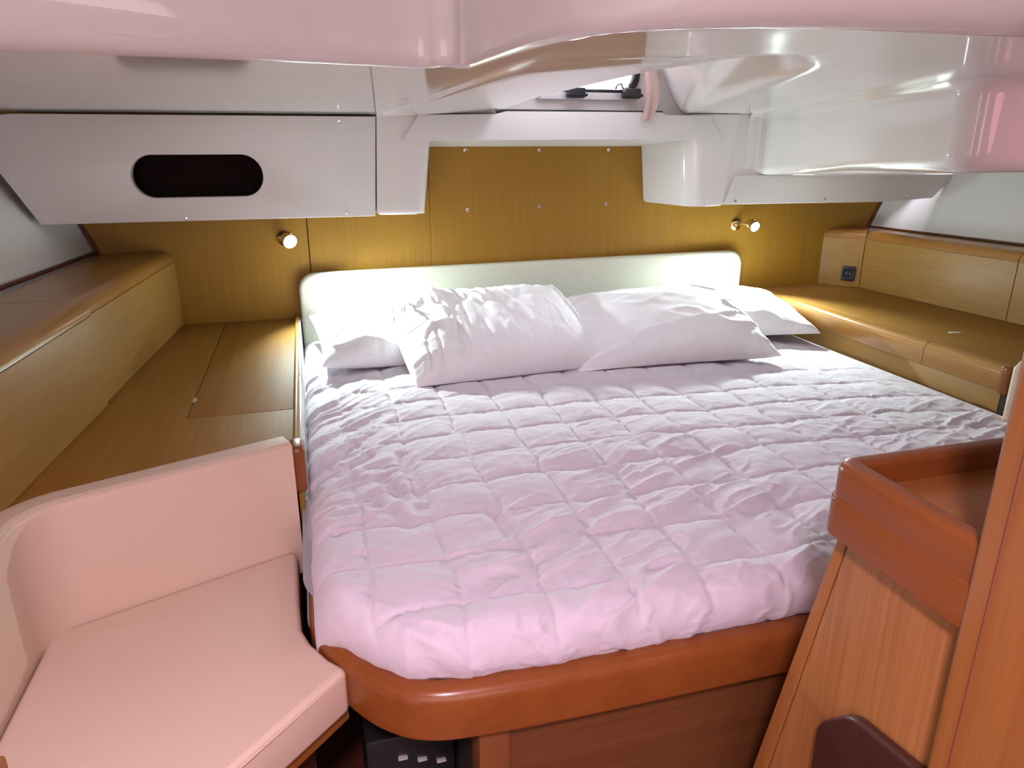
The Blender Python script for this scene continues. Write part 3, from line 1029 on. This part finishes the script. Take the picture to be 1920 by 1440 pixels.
# loose folds fanning out from the left edge
rad_ = np.hypot(XX - X0 + 0.10, Y - 1.95)
fan = np.arctan2(1.95 - Y, XX - X0 + 0.10)
m_left = np.exp(-((XX - X0) / 0.20) ** 1.5) * sst(1.10, 1.45, Y) * sst(2.45, 2.2, Y)
ang = np.radians(-38)
ux = (XX - X0) * np.cos(ang) - (Y - 1.9) * np.sin(ang)
uy = (XX - X0) * np.sin(ang) + (Y - 1.9) * np.cos(ang)
wob = 0.35 * fbm(XX * 5, Y * 5, 61)
fold = 0.65 * ridge(ux * 3.2 + wob, uy * 19 + wob * 2, 62) ** 3 + 0.35 * ridge(ux * 5 + wob, uy * 44 + wob * 2, 63) ** 2
ZZ = ZZ + m_left * (0.024 * (fold - 0.35) - 0.012)
# soft diagonal creases over the whole foot end
ang = np.radians(-24)
ux = XX * np.cos(ang) - Y * np.sin(ang)
uy = XX * np.sin(ang) + Y * np.cos(ang)
m_d = 1.25 * sst(1.75, 1.2, Y) * sst(-0.35, 0.3, fbm(XX * 3, Y * 3, 71))
ZZ = ZZ + 0.0085 * m_d * (ridge(ux * 4, uy * 21, 72) ** 2 - 0.4)
# finer, sharper creases in two directions
uy2 = XX * np.sin(np.radians(22)) + Y * np.cos(np.radians(22))
ux2 = XX * np.cos(np.radians(22)) - Y * np.sin(np.radians(22))
cm = sst(-0.15, 0.4, fbm(XX * 4.5 + 7, Y * 4.5, 74))
ZZ = ZZ + 0.0040 * m_d * (ridge(ux * 7, uy * 40 + 1.2 * fbm(XX * 8, Y * 8, 75), 76) ** 4 - 0.2) + 0.0020 * cm * (ridge(ux2 * 9, uy2 * 46 + 1.2 * fbm(XX * 8, Y * 8, 77), 78) ** 4 - 0.2)
ZZ = ZZ + 0.0022 * (np.exp(-gy / 0.5) * (ridge(XX * 75, Y * 10, 53) ** 3 - 0.25) + np.exp(-gx / 0.5) * (ridge(XX * 10, Y * 75, 54) ** 3 - 0.25))
# two deep tucks near the left foot
for (ax_, ay_, bx_, by_, dd, wd) in ((0.155, 1.47, 0.172, 1.22, 0.013, 0.014), (0.10, 1.36, 0.155, 1.20, 0.010, 0.016), (0.285, 1.16, 0.30, 1.06, 0.012, 0.014), (0.075, 1.26, 0.14, 1.13, 0.008, 0.016)):
    dx_, dy_ = bx_ - ax_, by_ - ay_
    L2 = dx_ ** 2 + dy_ ** 2
    t = np.clip(((XX - ax_) * dx_ + (Y - ay_) * dy_) / L2, 0, 1)
    dist = np.hypot(XX - (ax_ + t * dx_), Y - (ay_ + t * dy_))
    ZZ = ZZ - dd * np.exp(-(dist / wd) ** 2)
# gathers on the turned-down foot
m_f = (1 - sst(-0.006, 0.0, dz))
gath = ridge(XX * 19 + 1.4 * fbm(XX * 5, S * 12, 81) + S * 11, S * 5, 82) ** 2 - 0.4
gmask = m_f * sst(0.04, 0.14, XX) * (0.6 + 0.7 * sst(-0.2, 0.3, fbm(XX * 4, XX * 0 + 3.3, 85)))
Y = Y - 0.010 * gmask * gath
ZZ = ZZ + 0.005 * gmask * gath
# small cotton crumple
ZZ = ZZ + 0.0018 * fbm(XX * 26, Y * 26, 95) + 0.0012 * (ridge(XX * 45, Y * 45, 97) - .5)
ZZ = np.where(top > 0.5, np.maximum(ZZ, 0.616), ZZ)
XO = XX + 0.004 * fbm(XX * 0 + 2, Y * 9, 98) * np.exp(-dl / 0.03)
vs = np.stack([XO, Y, ZZ], 2).reshape(-1, 3)
quilt = from_data('quilt', vs, grid_faces(NX, NY), DUVETM, smooth=180, recalc=False)
tag(quilt, 'pale pinkish quilted duvet with square stitching covering the bed', 'duvet')
bmq = bmesh.new()
bmq.from_mesh(quilt.data)
bmq.faces.ensure_lookup_table()
if bmq.faces[len(bmq.faces) // 2].normal.z < 0:
    bmesh.ops.reverse_faces(bmq, faces=bmq.faces[:])
bmq.to_mesh(quilt.data)
bmq.free()


# ---- pillows
def pillow(name, label, W, H, T, center, rot, seed, ear=0.10, wr=0.010, dirw=0.5, flap=0.0, sag=0.0, boxy=(2.6, 2.4, 0.46), style='broad'):
    n, m = 130, 100
    u = np.linspace(-1, 1, n)[:, None] * np.ones((1, m))
    v = np.linspace(-1, 1, m)[None, :] * np.ones((n, 1))
    u = np.sign(u) * (1 - (1 - np.abs(u)) ** 1.35)
    v = np.sign(v) * (1 - (1 - np.abs(v)) ** 1.35)
    X = W / 2 * u * (1 - ear * 0.55 * (1 - v ** 2) ** 1)
    Yv = H / 2 * v * (1 - ear * 0.75 * (1 - u ** 2) ** 1)
    prof = (np.clip(1 - np.abs(u) ** boxy[0], 0, 1) * np.clip(1 - np.abs(v) ** boxy[1], 0, 1)) ** boxy[2]
    if flap:
        prof = prof * (1 - sst(1 - flap, 1.0, u)) + 0.34 * sst(1 - flap * 1.2, 1 - flap * .4, u) * np.clip(1 - np.abs(v) ** 9, 0, 1) ** 0.5
    edge = 1 - prof
    q = fbm(u * 1.5, v * 1.5, seed)
    if style == 'drawn':
        # long creases running down from the top edge, strongest towards the left end
        lft = 0.15 + 0.85 * sst(0.25, -0.7, u)
        c1 = ridge(u * 5.5 + 0.5 * v + 0.5 * q, v * 1.1 + 0.4 * u, seed + 3) ** 6
        c2 = ridge(u * 10 - 0.9 * v + 0.6 * q, v * 1.7, seed + 4) ** 5
        wr1 = wr * (1.5 * c1 * lft * sst(-1.0, -0.2, v) - 1.0 * c2 * lft)
    else:
        # a few broad creases across
        c1 = ridge(u * 2.2 + 2.2 * v + 0.6 * q, v * 3.0 - 1.2 * u, seed + 3) ** 5
        wr1 = wr * (1.3 * c1 * (0.25 + 0.75 * sst(0.1, 0.9, np.abs(u))))
    wr2 = wr * 0.55 * fbm(u * 2.2, v * 2.2, seed + 7, 3)
    # pulls running in from the edges
    pe = np.exp(-(1 - np.abs(v)) / 0.22) * (vnoise(u * 17, v * 1.2, seed + 11) - 0.5) + np.exp(-(1 - np.abs(u)) / 0.16) * (vnoise(u * 1.2, v * 13, seed + 12) - 0.5)
    wr3 = wr * 1.2 * pe
    bd = np.clip(prof * 4, 0, 1)
    Zt = T * 0.62 * prof + (wr1 + wr2 + wr3) * bd
    Zb = -T * 0.38 * prof + 0.4 * wr2 * bd
    if sag:
        Zt = Zt - sag * np.exp(-((u - 0.1) ** 2 + (v - .2) ** 2) / 0.3)
    N = n * m
    va = np.stack([X, Yv, Zt], 2).reshape(-1, 3)
    vb = np.stack([X, Yv, Zb - 0.0015], 2).reshape(-1, 3)
    ga = grid_faces(n, m)
    fs = [tuple(reversed(q)) for q in ga] + [tuple(k + N for k in q) for q in ga]
    # join the rims
    rim = [i * m for i in range(n)] + [(n - 1) * m + j for j in range(1, m)] + [i * m + m - 1 for i in range(n - 2, -1, -1)] + [j for j in range(m - 2, 0, -1)]
    for a, b in zip(rim, rim[1:] + rim[:1]):
        fs.append((a, b, b + N, a + N))
    Mx = Matrix.Translation(Vector(center)) @ Matrix.Rotation(math.radians(rot[2]), 4, 'Z') @ Matrix.Rotation(math.radians(rot[0]), 4, 'X') @ Matrix.Rotation(math.radians(rot[1]), 4, 'Y')
    Rm = np.array(Mx.to_3x3())
    allv = np.concatenate([va, vb]) @ Rm.T + np.array(center)
    # the underside gives way on the bed
    low = 0.664
    z = allv[:, 2]
    allv[:, 2] = np.where(z < low, low + (z - low) * 0.08, z)
    o = from_data(name, allv, fs, PILM, smooth=180, recalc=True)
    tag(o, label, 'pillow', 'white pillows at the head of the bed')
    return o


pillow('pillow', 'white pillow lying flat at the bed head, leftmost of the four', 0.52, 0.40, 0.135, (0.255, 2.285, 0.705), (9, 4, 4), 101, wr=0.006)
pillow('pillow', 'white pillow lying flat in the right corner against the headboard', 0.66, 0.38, 0.14, (1.41, 2.300, 0.706), (10, 2, -5), 201, wr=0.004)
pillow('pillow', 'creased white pillow leaning in front, its straight edge overlapping the next pillow', 0.60, 0.45, 0.150, (0.535, 2.125, 0.734), (18, 0, 5), 301, ear=0.0, wr=0.012, flap=0.12, boxy=(5.0, 4.2, 0.5), style='drawn')
pillow('pillow', 'white pillow leaning in front at the right, with a pointed lower right corner', 0.66, 0.45, 0.150, (1.08, 2.095, 0.722), (17, -3, -3), 401, ear=0.09, wr=0.007)


# ================================================================== READING LAMPS
def lamp(label, base, head_dir, plate_off):
    t = thing('reading_lamp', label, 'lamp', (base.x, D, base.z), 'lit reading spots on the bulkhead')
    c = Vector((base.x + plate_off, D, base.z))
    lathe('base_plate', [(0.024, 0), (0.024, 0.004), (0.020, 0.008), (0.010, 0.010), (0.004, 0.011)], c, (0, -1, 0), BRASS, t)
    tube('arm', [c + Vector((0, -0.008, 0)), c + Vector((-plate_off * 0.3, -0.030, 0.006)), base + Vector((0, 0.024, 0.004))], 0.006, BRASS, t)
    hd = lathe('head', [(0.006, -0.040), (0.015, -0.036), (0.020, -0.024), (0.022, 0.0), (0.0225, 0.004), (0.019, 0.004), (0.018, 0.000)], base, head_dir, CHROME, t)
    lathe('lens', [(0.0185, 0.0015), (0.0185, 0.004), (0.014, 0.0075), (0.004, 0.009)], base, head_dir, LENS, hd)
    lathe('knob', [(0.005, 0), (0.006, 0.008), (0.004, 0.011)], base + Vector((0.004, 0.012, 0.018)), (0.1, -0.3, 1), BRASS, t, n=12)


lamp('small lit reading spot above the headboard\'s left end', LAMP_L, (0.35, -0.85, -0.25), -0.018)
lamp('small lit brass reading spot above the headboard\'s right end', LAMP_R, (0.05, -0.9, -0.3), -0.030)

# ================================================================== FOREGROUND CABINET
fc = thing('locker_cabinet', 'wooden locker with a raised tray rim in the right foreground', 'cabinet', (0.65, 0.55, 0.0))
XF = 0.588
body_e = lambda z: 0.617 + (0.846 - z) * 0.19
slab('side_panel', [(0.438, 0.0), (body_e(0.0), 0.0), (body_e(0.862), 0.862), (0.438, 0.862)], [], 0.016, YZm(XF), C_face, fc, bev=0.0015)
slab('end_strip', [(body_e(0.0) + 0.004, 0.0), (body_e(0.0) + 0.040, 0.0), (body_e(0.850) + 0.020, 0.850), (body_e(0.850) + 0.004, 0.850)], [], 0.30, YZm(XF + 0.002), S_z, fc, bev=0.002)
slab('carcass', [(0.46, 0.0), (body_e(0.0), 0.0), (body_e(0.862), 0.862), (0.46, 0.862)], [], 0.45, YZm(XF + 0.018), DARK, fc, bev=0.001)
box('tray_board', (0.585, 0.445, 0.885), (1.14, 0.625, 0.921), wood('tray_veneer', (0.40, 0.17, 0.055), (0.29, 0.10, 0.026), 'x'), fc, bev=0.001)
# rim of the tray: one rail along the side, one along the far end, with a rounded corner
rimp = [(0.566, 0.435), (0.566, 0.575)] + [tuple(p) for p in round_poly([(0.566, 0.575), (0.566, 0.648), (0.66, 0.648)], [0, 0.028, 0], 8)[1:-1]] + [(0.66, 0.648), (1.14, 0.648)]


def rim_sec(i):
    # offsets: negative = to the inside of the tray (right of the direction of travel)
    t = 0.030
    out = [(0.0, 0.862), (0.0, 0.906), (-0.001, 0.908), (-0.003, 0.909)]
    r = 0.012
    for k in range(6):
        a = PI - k / 5 * PI / 2
        out.append((-(0.003 + r + r * math.cos(a)), 0.940 + r * math.sin(a)))
    for k in range(6):
        a = PI / 2 - k / 5 * PI / 2
        out.append((-(t - 0.008 + 0.008 * math.cos(a)), 0.944 + 0.008 * math.sin(a)))
    out += [(-t, 0.862)]
    return out


v, f = sweep(rimp, rim_sec, closed_sec=True, caps=True)
from_data('tray_rim', v, f, S_rail, fc, smooth=45)
hp = slab('hand_plate', round_poly([(0.40, 0.40), (0.600, 0.40), (0.604, 0.600), (0.556, 0.655), (0.40, 0.680)], [0, 0, 0.05, 0.05, 0], 8), [], 0.016, YZm(XF - 0.016), PLATE, fc, bev=0.005, res=3)
